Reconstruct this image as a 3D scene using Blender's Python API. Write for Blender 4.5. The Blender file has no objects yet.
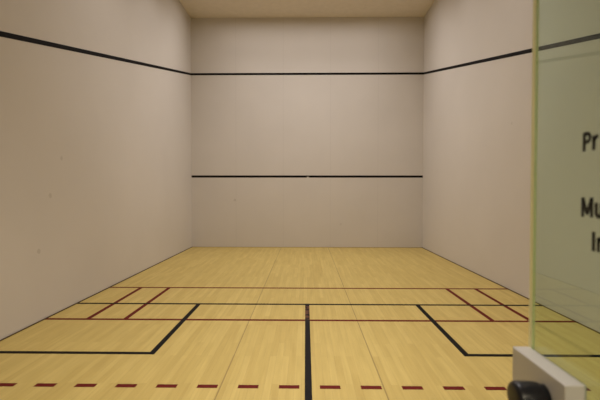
import bpy, bmesh, math
from mathutils import Matrix, Vector

scene = bpy.context.scene
COL = scene.collection

# ------------------------------------------------------------------ court dimensions (metres)
# front wall face at y = 0, the player looks towards +y, floor at z = 0
HW = 3.048            # half width
H = 6.03              # ceiling height
CAM_D = 10.7438       # camera distance from the front wall
CAM_X, CAM_Z = -0.0262, 1.4815
BACK = CAM_D + 0.35   # back wall face, behind the camera
T = 0.15              # wall thickness
LW = 0.054             # width of a painted line


# ------------------------------------------------------------------ helpers
def add_box(bm, x0, x1, y0, y1, z0, z1):
    vs = [bm.verts.new((x, y, z)) for z in (z0, z1) for y in (y0, y1) for x in (x0, x1)]
    for f in ((0, 2, 3, 1), (4, 5, 7, 6), (0, 1, 5, 4), (2, 6, 7, 3), (0, 4, 6, 2), (1, 3, 7, 5)):
        bm.faces.new([vs[i] for i in f])


def add_prism(bm, outline, direction):
    """extrude a closed 3-D outline along a vector"""
    a = [bm.verts.new(p) for p in outline]
    b = [bm.verts.new(Vector(p) + Vector(direction)) for p in outline]
    n = len(a)
    bm.faces.new(a)
    bm.faces.new(list(reversed(b)))
    for i in range(n):
        bm.faces.new([a[i], b[i], b[(i + 1) % n], a[(i + 1) % n]])


def add_lathe(bm, profile, axis_origin, n=40):
    """profile: list of (offset along -x, radius); spun about the x axis"""
    rings = []
    for off, r in profile:
        ring = []
        for k in range(n):
            t = 2 * math.pi * k / n
            ring.append(bm.verts.new((axis_origin[0] - off, axis_origin[1] + r * math.cos(t), axis_origin[2] + r * math.sin(t))))
        rings.append(ring)
    for a, b in zip(rings, rings[1:]):
        for k in range(n):
            bm.faces.new([a[k], a[(k + 1) % n], b[(k + 1) % n], b[k]])
    bm.faces.new(rings[0])
    bm.faces.new(list(reversed(rings[-1])))


def obj(name, bm, mat, parent=None, label=None, bevel=0.0, smooth=False, segs=2):
    bmesh.ops.recalc_face_normals(bm, faces=bm.faces[:])
    me = bpy.data.meshes.new(name)
    bm.to_mesh(me)
    bm.free()
    me.materials.append(mat)
    if smooth:
        for p in me.polygons:
            p.use_smooth = True
    o = bpy.data.objects.new(name, me)
    COL.objects.link(o)
    if parent:
        o.parent = parent
    if label:
        o['label'] = label
    if bevel:
        m = o.modifiers.new('Bevel', 'BEVEL')
        m.width = bevel
        m.segments = segs
        m.limit_method = 'ANGLE'
    return o


def box_obj(name, dims, mat, parent=None, label=None, **kw):
    bm = bmesh.new()
    add_box(bm, *dims)
    return obj(name, bm, mat, parent, label, **kw)


def structure(o, label, category):
    o['kind'] = 'structure'
    o['label'] = label
    o['category'] = category
    return o


# ------------------------------------------------------------------ materials
def new_mat(name):
    m = bpy.data.materials.new(name)
    m.use_nodes = True
    nt = m.node_tree
    return m, nt, nt.nodes['Principled BSDF']


def node(nt, kind, **props):
    n = nt.nodes.new(kind)
    for k, v in props.items():
        setattr(n, k, v)
    return n


def math_node(nt, op, a, b=None):
    n = node(nt, 'ShaderNodeMath', operation=op)
    for i, v in enumerate((a, b)):
        if v is None:
            continue
        if isinstance(v, (int, float)):
            n.inputs[i].default_value = v
        else:
            nt.links.new(v, n.inputs[i])
    return n.outputs[0]


def mix_rgb(nt, fac, a, b, blend='MIX'):
    n = node(nt, 'ShaderNodeMix', data_type='RGBA', blend_type=blend)
    for sock, v in ((n.inputs[0], fac), (n.inputs[6], a), (n.inputs[7], b)):
        if isinstance(v, (int, float)):
            sock.default_value = v
        elif isinstance(v, tuple):
            sock.default_value = v
        else:
            nt.links.new(v, sock)
    return n.outputs[2]


def ramp(nt, fac, stops):
    n = node(nt, 'ShaderNodeValToRGB')
    e = n.color_ramp.elements
    while len(e) < len(stops):
        e.new(0.5)
    for el, (p, c) in zip(e, stops):
        el.position = p
        el.color = c
    nt.links.new(fac, n.inputs[0])
    return n.outputs[0]


def wall_material(name, base, seam_axis, seams, scuffs=()):
    """painted panels: soft mottling, a few ball scuffs, faint vertical panel joints"""
    m, nt, b = new_mat(name)
    tc = node(nt, 'ShaderNodeTexCoord')
    n1 = node(nt, 'ShaderNodeTexNoise')
    n1.inputs['Scale'].default_value = 0.9
    n1.inputs['Detail'].default_value = 5
    nt.links.new(tc.outputs['Object'], n1.inputs['Vector'])
    mott = ramp(nt, n1.outputs[0], [(0.3, (0.955, 0.955, 0.955, 1)), (0.7, (1, 1, 1, 1))])
    col = mix_rgb(nt, 1.0, (*base, 1), mott, 'MULTIPLY')
    # a few grey ball scuffs
    n2 = node(nt, 'ShaderNodeTexNoise')
    n2.inputs['Scale'].default_value = 45
    nt.links.new(tc.outputs['Object'], n2.inputs['Vector'])
    for (px, py, pz, r, strength) in scuffs:
        dv = node(nt, 'ShaderNodeVectorMath', operation='DISTANCE')
        nt.links.new(tc.outputs['Object'], dv.inputs[0])
        dv.inputs[1].default_value = (px, py, pz)
        ragged = math_node(nt, 'ADD', dv.outputs['Value'], math_node(nt, 'MULTIPLY', math_node(nt, 'SUBTRACT', n2.outputs[0], 0.5), r))
        spot = math_node(nt, 'MULTIPLY', math_node(nt, 'LESS_THAN', ragged, r), strength)
        col = mix_rgb(nt, spot, col, (0.30, 0.25, 0.20, 1))
    # panel joints
    sep = node(nt, 'ShaderNodeSeparateXYZ')
    nt.links.new(tc.outputs['Object'], sep.inputs[0])
    total = None
    for s in seams:
        d = math_node(nt, 'ABSOLUTE', math_node(nt, 'SUBTRACT', sep.outputs[seam_axis], s))
        hit = math_node(nt, 'LESS_THAN', d, 0.006)
        total = hit if total is None else math_node(nt, 'MAXIMUM', total, hit)
    if total is not None:
        dark = tuple(c * 0.72 for c in base)
        col = mix_rgb(nt, math_node(nt, 'MULTIPLY', total, 0.25), col, (*dark, 1))
    nt.links.new(col, b.inputs['Base Color'])
    b.inputs['Roughness'].default_value = 0.55
    b.inputs['Specular IOR Level'].default_value = 0.3
    return m


def floor_material():
    """maple strip floor, strips running towards the front wall, satin varnish"""
    m, nt, b = new_mat('maple_strips')
    tc = node(nt, 'ShaderNodeTexCoord')
    sep = node(nt, 'ShaderNodeSeparateXYZ')
    nt.links.new(tc.outputs['Object'], sep.inputs[0])
    com = node(nt, 'ShaderNodeCombineXYZ')          # texture x runs along the strips
    nt.links.new(sep.outputs[1], com.inputs[0])
    nt.links.new(sep.outputs[0], com.inputs[1])
    br = node(nt, 'ShaderNodeTexBrick', offset=0.37, offset_frequency=2, squash=1.0)
    nt.links.new(com.outputs[0], br.inputs['Vector'])
    br.inputs['Scale'].default_value = 1.0
    br.inputs['Brick Width'].default_value = 0.85
    br.inputs['Row Height'].default_value = 0.057
    br.inputs['Mortar Size'].default_value = 0.0009
    br.inputs['Mortar Smooth'].default_value = 0.3
    br.inputs['Color1'].default_value = (0.0, 0.0, 0.0, 1)
    br.inputs['Color2'].default_value = (1.0, 1.0, 1.0, 1)
    br.inputs['Mortar'].default_value = (0.5, 0.5, 0.5, 1)
    tone = ramp(nt, br.outputs['Color'], [(0.0, (*FLOOR_DARK, 1)), (0.55, (*FLOOR_MID, 1)), (1.0, (*FLOOR_LIGHT, 1))])
    # grain stretched along the strips
    mp = node(nt, 'ShaderNodeMapping')
    mp.inputs['Scale'].default_value = (38, 1.6, 1)
    nt.links.new(tc.outputs['Object'], mp.inputs['Vector'])
    g = node(nt, 'ShaderNodeTexNoise')
    g.inputs['Scale'].default_value = 1.0
    g.inputs['Detail'].default_value = 6
    g.inputs['Roughness'].default_value = 0.6
    nt.links.new(mp.outputs[0], g.inputs['Vector'])
    grain = ramp(nt, g.outputs[0], [(0.3, (0.88, 0.86, 0.82, 1)), (0.65, (1, 1, 1, 1))])
    col = mix_rgb(nt, 1.0, tone, grain, 'MULTIPLY')
    # wide tonal drift between batches of boards
    mp2 = node(nt, 'ShaderNodeMapping')
    mp2.inputs['Scale'].default_value = (2.2, 0.5, 1)
    nt.links.new(tc.outputs['Object'], mp2.inputs['Vector'])
    g2 = node(nt, 'ShaderNodeTexNoise')
    g2.inputs['Detail'].default_value = 2
    nt.links.new(mp2.outputs[0], g2.inputs['Vector'])
    drift = ramp(nt, g2.outputs[0], [(0.3, (0.93, 0.92, 0.9, 1)), (0.7, (1, 1, 1, 1))])
    col = mix_rgb(nt, 1.0, col, drift, 'MULTIPLY')
    # mortar = strip joints
    col = mix_rgb(nt, math_node(nt, 'MULTIPLY', br.outputs['Fac'], 0.35), col, (0.2, 0.11, 0.04, 1))
    # two long expansion joints
    tot = None
    for s in (-0.672, 0.565):
        d = math_node(nt, 'ABSOLUTE', math_node(nt, 'SUBTRACT', sep.outputs[0], s))
        h = math_node(nt, 'LESS_THAN', d, 0.0045)
        tot = h if tot is None else math_node(nt, 'MAXIMUM', tot, h)
    col = mix_rgb(nt, math_node(nt, 'MULTIPLY', tot, 0.6), col, (0.13, 0.075, 0.03, 1))
    nt.links.new(col, b.inputs['Base Color'])
    b.inputs['Roughness'].default_value = 0.45
    b.inputs['Specular IOR Level'].default_value = 0.22
    return m


def paint_material(name, base, rough=0.6, worn=None):
    m, nt, b = new_mat(name)
    tc = node(nt, 'ShaderNodeTexCoord')
    n = node(nt, 'ShaderNodeTexNoise')
    n.inputs['Scale'].default_value = 25
    n.inputs['Detail'].default_value = 4
    nt.links.new(tc.outputs['Object'], n.inputs['Vector'])
    sh = ramp(nt, n.outputs[0], [(0.3, (0.8, 0.8, 0.8, 1)), (0.7, (1, 1, 1, 1))])
    col = mix_rgb(nt, 1.0, (*base, 1), sh, 'MULTIPLY')
    if worn:
        y0, y1, colr = worn
        sep = node(nt, 'ShaderNodeSeparateXYZ')
        nt.links.new(tc.outputs['Object'], sep.inputs[0])
        inside = math_node(nt, 'MULTIPLY', math_node(nt, 'GREATER_THAN', sep.outputs[1], y0), math_node(nt, 'LESS_THAN', sep.outputs[1], y1))
        n2 = node(nt, 'ShaderNodeTexNoise')
        n2.inputs['Scale'].default_value = 14
        n2.inputs['Detail'].default_value = 3
        nt.links.new(tc.outputs['Object'], n2.inputs['Vector'])
        w = ramp(nt, n2.outputs[0], [(0.42, (0, 0, 0, 1)), (0.6, (1, 1, 1, 1))])
        fac = math_node(nt, 'MULTIPLY', math_node(nt, 'MULTIPLY', inside, w), 0.55)
        col = mix_rgb(nt, fac, col, (*colr, 1))
    nt.links.new(col, b.inputs['Base Color'])
    b.inputs['Roughness'].default_value = rough
    b.inputs['Specular IOR Level'].default_value = 0.08
    return m


def plain_material(name, base, rough=0.5, spec=0.4, metal=0.0, var=0.06, scale=8.0):
    m, nt, b = new_mat(name)
    tc = node(nt, 'ShaderNodeTexCoord')
    n = node(nt, 'ShaderNodeTexNoise')
    n.inputs['Scale'].default_value = scale
    n.inputs['Detail'].default_value = 4
    nt.links.new(tc.outputs['Object'], n.inputs['Vector'])
    lo = 1.0 - var
    sh = ramp(nt, n.outputs[0], [(0.3, (lo, lo, lo, 1)), (0.7, (1, 1, 1, 1))])
    nt.links.new(mix_rgb(nt, 1.0, (*base, 1), sh, 'MULTIPLY'), b.inputs['Base Color'])
    b.inputs['Roughness'].default_value = rough
    b.inputs['Specular IOR Level'].default_value = spec
    b.inputs['Metallic'].default_value = metal
    return m


def glass_material(tint):
    """clear sheet glass: body tint for what passes through, Fresnel mirror on both faces; a thin sheet, so rays go straight on"""
    m = bpy.data.materials.new('green_sheet_glass')
    m.use_nodes = True
    nt = m.node_tree
    nt.nodes.remove(nt.nodes['Principled BSDF'])
    out = nt.nodes['Material Output']
    tr = node(nt, 'ShaderNodeBsdfTransparent')
    tr.inputs[0].default_value = (*tint, 1)
    gl = node(nt, 'ShaderNodeBsdfGlossy')
    gl.inputs['Roughness'].default_value = 0.0
    gl.inputs['Color'].default_value = (1, 1, 1, 1)
    geo = node(nt, 'ShaderNodeNewGeometry')
    dotp = node(nt, 'ShaderNodeVectorMath', operation='DOT_PRODUCT')
    nt.links.new(geo.outputs['Incoming'], dotp.inputs[0])
    nt.links.new(geo.outputs['Normal'], dotp.inputs[1])
    c = math_node(nt, 'ABSOLUTE', dotp.outputs['Value'])
    r0 = ((GLASS_IOR - 1) / (GLASS_IOR + 1)) ** 2
    fres = math_node(nt, 'ADD', math_node(nt, 'MULTIPLY', math_node(nt, 'POWER', math_node(nt, 'SUBTRACT', 1.0, c), 5.0), 1 - r0), r0)
    mx = node(nt, 'ShaderNodeMixShader')
    nt.links.new(fres, mx.inputs[0])
    nt.links.new(tr.outputs[0], mx.inputs[1])
    nt.links.new(gl.outputs[0], mx.inputs[2])
    nt.links.new(mx.outputs[0], out.inputs[0])
    return m


def edge_material(base):
    """ground edge of the glass: light soaks through it"""
    m, nt, b = new_mat('glass_polished_edge')
    out = nt.nodes['Material Output']
    b.inputs['Base Color'].default_value = (*base, 1)
    b.inputs['Roughness'].default_value = 0.3
    tl = node(nt, 'ShaderNodeBsdfTranslucent')
    tl.inputs[0].default_value = (*base, 1)
    mx = node(nt, 'ShaderNodeMixShader')
    mx.inputs[0].default_value = 0.35
    nt.links.new(b.outputs[0], mx.inputs[1])
    nt.links.new(tl.outputs[0], mx.inputs[2])
    nt.links.new(mx.outputs[0], out.inputs[0])
    return m


FLOOR_DARK = (0.545, 0.403, 0.122)
FLOOR_MID = (0.58, 0.438, 0.137)
FLOOR_LIGHT = (0.615, 0.468, 0.152)
WALL = (0.675, 0.630, 0.580)
GLASS_IOR = 1.52

M_front = wall_material('front_wall_paint', WALL, 0, (1.87, -1.87, 0.62, -0.62), ((-1.90, 0.0, 1.25, 0.035, 0.25), (0.9, 0.0, 0.62, 0.03, 0.15)))
M_left = wall_material('left_wall_paint', WALL, 1, (), ((-HW, -5.74, 1.89, 0.026, 0.25), (-HW, -5.97, 1.43, 0.030, 0.28), (-HW, -6.19, 0.80, 0.028, 0.3)))
M_right = wall_material('right_wall_paint', WALL, 1, (), ((HW, -4.6, 2.5, 0.02, 0.2),))
M_back = wall_material('back_wall_paint', WALL, 0, ())
M_ceil = plain_material('ceiling_paint', (0.80, 0.72, 0.61), 0.7, 0.2)
M_floor = floor_material()
M_black = paint_material('black_line_paint', (0.006, 0.005, 0.005))
M_black_worn = paint_material('worn_black_line_paint', (0.010, 0.008, 0.008), worn=(-6.08, -5.52, (0.22, 0.09, 0.05)))
M_red = paint_material('dark_red_line_paint', (0.135, 0.011, 0.008))
M_gap_shadow = plain_material('dark_gap_shadow', (0.10, 0.065, 0.03), 0.6, 0.2)  # dark tone stands in for the shade inside the floor gap
M_gap_shadow_pale = plain_material('brown_gap_shadow', (0.33, 0.22, 0.09), 0.6, 0.2)  # fainter painted shade for the gap at the front wall
M_glass = glass_material((0.835, 0.92, 0.85))
M_edge = edge_material((0.97, 0.96, 0.66))
M_case = plain_material('white_lock_enamel', (0.52, 0.50, 0.465), 0.35, 0.4, var=0.03)
M_knob = plain_material('black_knob_plastic', (0.008, 0.008, 0.010), 0.38, 0.3)
M_letter = plain_material('black_vinyl', (0.010, 0.009, 0.009), 0.5, 0.3)

# ------------------------------------------------------------------ floor and its painted lines
floor = structure(box_obj('floor', (-HW - T, HW + T, -BACK - T, T, -0.12, 0.0), M_floor),
                  'pale maple strip floor of the court with red and black lines', 'floor')


def floor_line(name, x0, x1, d0, d1, mat, label, up=0.0012):
    """strip of paint on the floor; d is measured from the front wall"""
    return box_obj(name, (x0, x1, -d1, -d0, 0.0, up), mat, floor, label)


Y1, Y2, Y3, Y4, Y5 = 4.542, 5.437, 6.095, 7.070, 7.692
XB, XV1, XV2 = 1.430, 2.5537, 2.1188
h = LW / 2
floor_line('service_line', -HW, HW, Y1 - h, Y1 + h, M_red, 'dark red line across the floor, nearest to the front wall')
floor_line('short_line', -HW, HW, Y2 - h, Y2 + h, M_black, 'black line across the floor between two red lines', 0.0016)
floor_line('short_line', -HW, HW, Y3 - h, Y3 + h, M_red, 'dark red line across the floor, just behind the black line')
for s in (-1, 1):
    side = 'left' if s < 0 else 'right'
    for xv, what in ((XV1, 'closer to the %s wall' % side), (XV2, 'farther from the %s wall' % side)):
        floor_line('drive_line', s * xv - h, s * xv + h, Y1 - h, Y3 + h, M_red, 'short dark red line joining two red lines, ' + what, 0.0014)
    xa, xb = sorted((s * (XB - h), s * (XB + h)))
    floor_line('service_box_side_line', xa, xb, Y2 - h, Y4 + h, M_black, 'black line forming the inner side of the %s service box' % side, 0.0020)
    xa, xb = sorted((s * (XB - h), s * HW))
    floor_line('service_box_back_line', xa, xb, Y4 - h, Y4 + h, M_black, 'black line forming the back of the %s service box' % side, 0.0018)
floor_line('half_court_line', -0.005 - h, -0.005 + h, Y2 - h, BACK, M_black_worn, 'black centre line running back from the black cross line, worn at its end', 0.0022)
DASH, PITCH = 0.155, 0.3105
k = 0
for i in range(-2, 18):
    cx = -2.324 + PITCH * i
    if abs(cx) + DASH / 2 > HW:
        continue
    floor_line('receiving_line_dash', cx - DASH / 2, cx + DASH / 2, Y5 - 0.026, Y5 + 0.026, M_red, 'short dark red dash of the dashed line nearest the camera')

# ------------------------------------------------------------------ walls and ceiling
wall_front = structure(box_obj('wall_front', (-HW, HW, 0.0, T, 0.0, H), M_front), 'beige front wall with two black horizontal lines', 'wall')
wall_left = structure(box_obj('wall_left', (-HW - T, -HW, -BACK, T, 0.0, H), M_left), 'plain beige wall on the left with a sloping black line', 'wall')
wall_right = structure(box_obj('wall_right', (HW, HW + T, -BACK, T, 0.0, H), M_right), 'plain beige wall on the right partly seen through glass', 'wall')
ceiling = structure(box_obj('ceiling', (-HW - T, HW + T, -BACK - T, T, H, H + 0.12), M_ceil), 'beige ceiling strip above the front wall', 'ceiling')
# back wall with the doorway the picture is taken from
DX0, DX1, DH = -0.62, 0.62, 2.16
bm = bmesh.new()
add_prism(bm, [(-HW - T, -BACK, 0), (DX0, -BACK, 0), (DX0, -BACK, DH), (DX1, -BACK, DH), (DX1, -BACK, 0), (HW + T, -BACK, 0),
               (HW + T, -BACK, H), (-HW - T, -BACK, H)], (0, -T, 0))
wall_back = structure(obj('wall_back', bm, M_back), 'beige back wall with a doorway', 'wall')

# out line: level on the front wall, sloping down along the side walls
ZO, SL = 4.5625, 0.2267
bm = bmesh.new()
add_box(bm, -HW, HW, -0.0015, 0.0, ZO - 0.028, ZO + 0.028)
obj('out_line', bm, M_black, wall_front, 'upper black horizontal line on the front wall')
for s, w in ((-1, wall_left), (1, wall_right)):
    bm = bmesh.new()
    x = s * HW
    y_end = -BACK
    z_end = ZO + SL * y_end
    add_prism(bm, [(x, 0, ZO - 0.028), (x, y_end, z_end - 0.028), (x, y_end, z_end + 0.028), (x, 0, ZO + 0.028)], (-s * 0.0015, 0, 0))
    obj('out_line', bm, M_black, w, 'sloping black line along the %s wall' % ('left' if s < 0 else 'right'))
# lower line with the little chip at its middle
ZS = 1.873
bm = bmesh.new()
zt, zb = ZS + 0.028, ZS - 0.028
pts = [(-HW, zt), (-HW, zb), (0.0, zb), (0.012, zb + 0.022), (0.036, zb + 0.026), (0.052, zb + 0.016), (0.06, zb), (HW, zb), (HW, zt)]
add_prism(bm, [(px, 0.0, pz) for px, pz in pts], (0, -0.0015, 0))
obj('front_service_line', bm, M_black, wall_front, 'lower black horizontal line on the front wall')

# shade of the expansion gap between floor and walls, painted as dark strips
structure(box_obj('gap_shadow_left', (-HW, -HW + 0.012, -BACK, 0.0, 0.0, 0.010), M_gap_shadow), 'thin dark strip of painted gap shadow along the foot of the left wall', 'gap_shadow')
structure(box_obj('gap_shadow_right', (HW - 0.012, HW, -BACK, 0.0, 0.0, 0.010), M_gap_shadow), 'thin dark strip of painted gap shadow along the foot of the right wall', 'gap_shadow')
structure(box_obj('gap_shadow_front', (-HW + 0.012, HW - 0.012, -0.008, 0.0, 0.0, 0.008), M_gap_shadow_pale), 'thin brown strip of painted gap shadow along the foot of the front wall', 'gap_shadow')

# ------------------------------------------------------------------ glass door standing open beside the camera
GX = CAM_X + 0.594                     # face of the glass towards the court centre
GT = 0.008
FAR = -CAM_D + 1.085                   # free edge of the door
NEAR = -BACK + 0.02                    # hinge side at the back wall
door = bpy.data.objects.new('glass_door', None)
COL.objects.link(door)
door.location = (GX, NEAR, 0.0)
door['label'] = 'open green tinted glass door with black lettering and white lock'
door['category'] = 'door'
door['kind'] = 'thing'
inv = Matrix.Translation(-door.location)


def door_part(name, bm, mat, parent=None, label=None, **kw):
    o = obj(name, bm, mat, None, label, **kw)
    o.data.transform(inv)
    o.parent = parent or door
    return o


bm = bmesh.new()
add_box(bm, GX, GX + GT, NEAR, FAR - 0.0163, 0.0, 2.14)
door_part('glass_pane', bm, M_glass)
bm = bmesh.new()
add_box(bm, GX, GX + GT, FAR - 0.016, FAR, 0.0, 2.14)
door_part('polished_edge', bm, M_edge, label='pale yellow-green polished edge of the glass', bevel=0.0012)

# lock case clamped on the glass at the free edge
ZL = CAM_Z - 0.413
CX0, CX1 = GX - 0.041, GX + 0.006
CY0, CY1 = -CAM_D + 0.866, -CAM_D + 1.088
bm = bmesh.new()
add_box(bm, CX0, CX1, CY0, CY1, ZL - 0.15, ZL)
case = door_part('lock_case', bm, M_case, label='white metal lock case', bevel=0.003)
bm = bmesh.new()
ko = (CX0, -CAM_D + 0.940, ZL - 0.064)
prof = [(0.0, 0.030), (0.010, 0.030), (0.014, 0.034), (0.022, 0.0355), (0.061, 0.0365), (0.067, 0.0350), (0.0712, 0.031), (0.0726, 0.026), (0.073, 0.010)]
add_lathe(bm, prof, ko)
kn = door_part('door_knob', bm, M_knob, label='black round door knob', smooth=True)


# lettering on the glass, read from the court side: bold strokes on a cap height of 1
def arc(cx, cy, r, a0, a1, n=10, ry=None):
    ry = r if ry is None else ry
    return [(cx + r * math.cos(math.radians(a0 + (a1 - a0) * i / n)), cy + ry * math.sin(math.radians(a0 + (a1 - a0) * i / n))) for i in range(n + 1)]


LETTERS = {   # strokes as (width, centre line), then the advance width
    'P': ([(0.20, [(0.10, 0), (0.10, 1)]), (0.175, [(0.10, 0.912), (0.33, 0.912)] + arc(0.33, 0.70, 0.20, 90, -90, ry=0.212) + [(0.10, 0.488)])], 0.72),
    'r': ([(0.20, [(0.10, 0), (0.10, 0.75)]), (0.17, [(0.12, 0.42)] + arc(0.36, 0.46, 0.22, 175, 90) + [(0.42, 0.68)])], 0.50),
    'M': ([(0.19, [(0.095, 0), (0.095, 1)]), (0.19, [(0.745, 0), (0.745, 1)]), (0.17, [(0.11, 0.98), (0.42, 0.14)]), (0.17, [(0.42, 0.14), (0.73, 0.98)])], 0.97),
    'u': ([(0.19, [(0.095, 0.75), (0.095, 0.26)] + arc(0.28, 0.27, 0.185, 180, 360, ry=0.19) + [(0.465, 0.75)]), (0.19, [(0.465, 0), (0.465, 0.75)])], 0.70),
    'I': ([(0.21, [(0.105, 0), (0.105, 1)])], 0.36),
    'n': ([(0.19, [(0.095, 0), (0.095, 0.75)]), (0.19, [(0.095, 0.42)] + arc(0.28, 0.48, 0.185, 180, 0, ry=0.18) + [(0.465, 0)])], 0.70),
}


def add_stroke(bm, width, line, place):
    """a bar of constant width along a 2-D centre line, placed in space by place(u, v, w)"""
    left, right_ = [], []
    n = len(line)
    for i, (u, v) in enumerate(line):
        a = line[max(i - 1, 0)]
        b = line[min(i + 1, n - 1)]
        tx, ty = b[0] - a[0], b[1] - a[1]
        q = math.hypot(tx, ty) or 1.0
        nx, ny = -ty / q * width / 2, tx / q * width / 2
        left.append((u + nx, v + ny))
        right_.append((u - nx, v - ny))
    rows = []
    for w in (0.0, 1.0):
        rows.append(([bm.verts.new(place(u, v, w)) for u, v in left], [bm.verts.new(place(u, v, w)) for u, v in right_]))
    (l0, r0), (l1, r1) = rows
    for i in range(n - 1):
        bm.faces.new([l0[i], l0[i + 1], r0[i + 1], r0[i]])
        bm.faces.new([l1[i], r1[i], r1[i + 1], l1[i + 1]])
        bm.faces.new([l0[i], l1[i], l1[i + 1], l0[i + 1]])
        bm.faces.new([r0[i], r0[i + 1], r1[i + 1], r1[i]])
    bm.faces.new([l0[0], r0[0], r1[0], l1[0]])
    bm.faces.new([l0[-1], l1[-1], r1[-1], r0[-1]])


def word(text, y_left, z_base, cap, stretch):
    bm = bmesh.new()
    pen = 0.0
    for ch in text:
        strokes, adv = LETTERS[ch]
        for width, line in strokes:
            add_stroke(bm, width * 1.18, line, lambda u, v, w: (GX - 0.0002 - 0.0004 * w, y_left - (pen + u) * cap * stretch, z_base + v * cap))
        pen += adv
    return bm


def on_glass(px, py):
    """point of the glass face seen at a pixel of the picture (600 x 400), as (y, z)"""
    d = (GX - CAM_X) / math.tan(math.atan((px - 300) / F_PX) - 0.0141)
    return -CAM_D + d, CAM_Z - (py - 191.4) * d / F_PX


F_PX = 407.033
for text, px, ptop, pbot, stretch in (('Pr', 582.3, 133.5, 152.0, 0.95), ('Mu', 581.8, 197.0, 216.2, 0.95), ('In', 593.0, 231.0, 250.3, 0.95)):
    yl, zt_ = on_glass(px, ptop)
    yl, zb_ = on_glass(px, pbot)
    door_part('lettering', word(text, yl, zb_, zt_ - zb_, stretch * 1.06), M_letter, label='black letters "%s" on the glass' % text)

# ------------------------------------------------------------------ lamps in the ceiling
def area(name, x, d, sx, sy, power, color, spread):
    li = bpy.data.lights.new(name, 'AREA')
    li.shape = 'RECTANGLE'
    li.size, li.size_y = sx, sy
    li.energy = power
    li.color = color
    li.spread = math.radians(spread)
    o = bpy.data.objects.new(name, li)
    COL.objects.link(o)
    o.location = (x, -d, H - 0.006)
    return o


LAMP = (1.0, 0.945, 0.925)
for d, xs, power, spread in ((1.15, 4.6, 34.0, 172), (1.7, 4.6, 44.0, 122), (3.0, 4.6, 40.0, 124), (5.0, 4.6, 48.0, 130), (7.8, 1.6, 46.0, 78)):
    area('ceiling_lamp', 0.0, d, xs, 0.45, power, LAMP, spread)

# lamp of the corridor behind the doorway
li = bpy.data.lights.new('corridor_lamp', 'AREA')
li.shape = 'RECTANGLE'
li.size, li.size_y = 0.9, 0.5
li.energy = 36.0
li.color = (1.0, 0.86, 0.62)
corridor = bpy.data.objects.new('corridor_lamp', li)
COL.objects.link(corridor)
corridor.location = (0.1, -BACK - 0.9, 2.35)
corridor.rotation_euler = (math.radians(48), 0, 0)

world = bpy.data.worlds.new('World')
scene.world = world
world.use_nodes = True
bg = world.node_tree.nodes['Background']
bg.inputs[0].default_value = (0.9, 0.85, 0.75, 1)
bg.inputs[1].default_value = 0.03

# ------------------------------------------------------------------ camera
yaw, pitch, roll = -0.0141, -0.0212, -0.0008
cy, sy = math.cos(yaw), math.sin(yaw)
cp, sp = math.cos(pitch), math.sin(pitch)
cr, sr = math.cos(roll), math.sin(roll)
Ry = Matrix(((cy, -sy, 0), (sy, cy, 0), (0, 0, 1)))
Rp = Matrix(((1, 0, 0), (0, cp, sp), (0, -sp, cp)))
Rr = Matrix(((cr, 0, -sr), (0, 1, 0), (sr, 0, cr)))
Mx = Rr @ Rp @ Ry
right, fwd, up = Mx[0], Mx[1], Mx[2]
cam = bpy.data.cameras.new('Camera')
cam.sensor_width = 36
cam.lens = F_PX / 600 * 36
cam.clip_start = 0.02
cam.dof.use_dof = True
cam.dof.focus_distance = 8.0
cam.dof.aperture_fstop = 3.2
co = bpy.data.objects.new('Camera', cam)
COL.objects.link(co)
co.matrix_world = Matrix(((right[0], up[0], -fwd[0], CAM_X), (right[1], up[1], -fwd[1], -CAM_D), (right[2], up[2], -fwd[2], CAM_Z), (0, 0, 0, 1)))
scene.camera = co

vs = scene.view_settings
vs.view_transform = 'Standard'
vs.look = 'None'
vs.gamma = 1.0
vs.use_curve_mapping = False
vs.exposure = 0.0
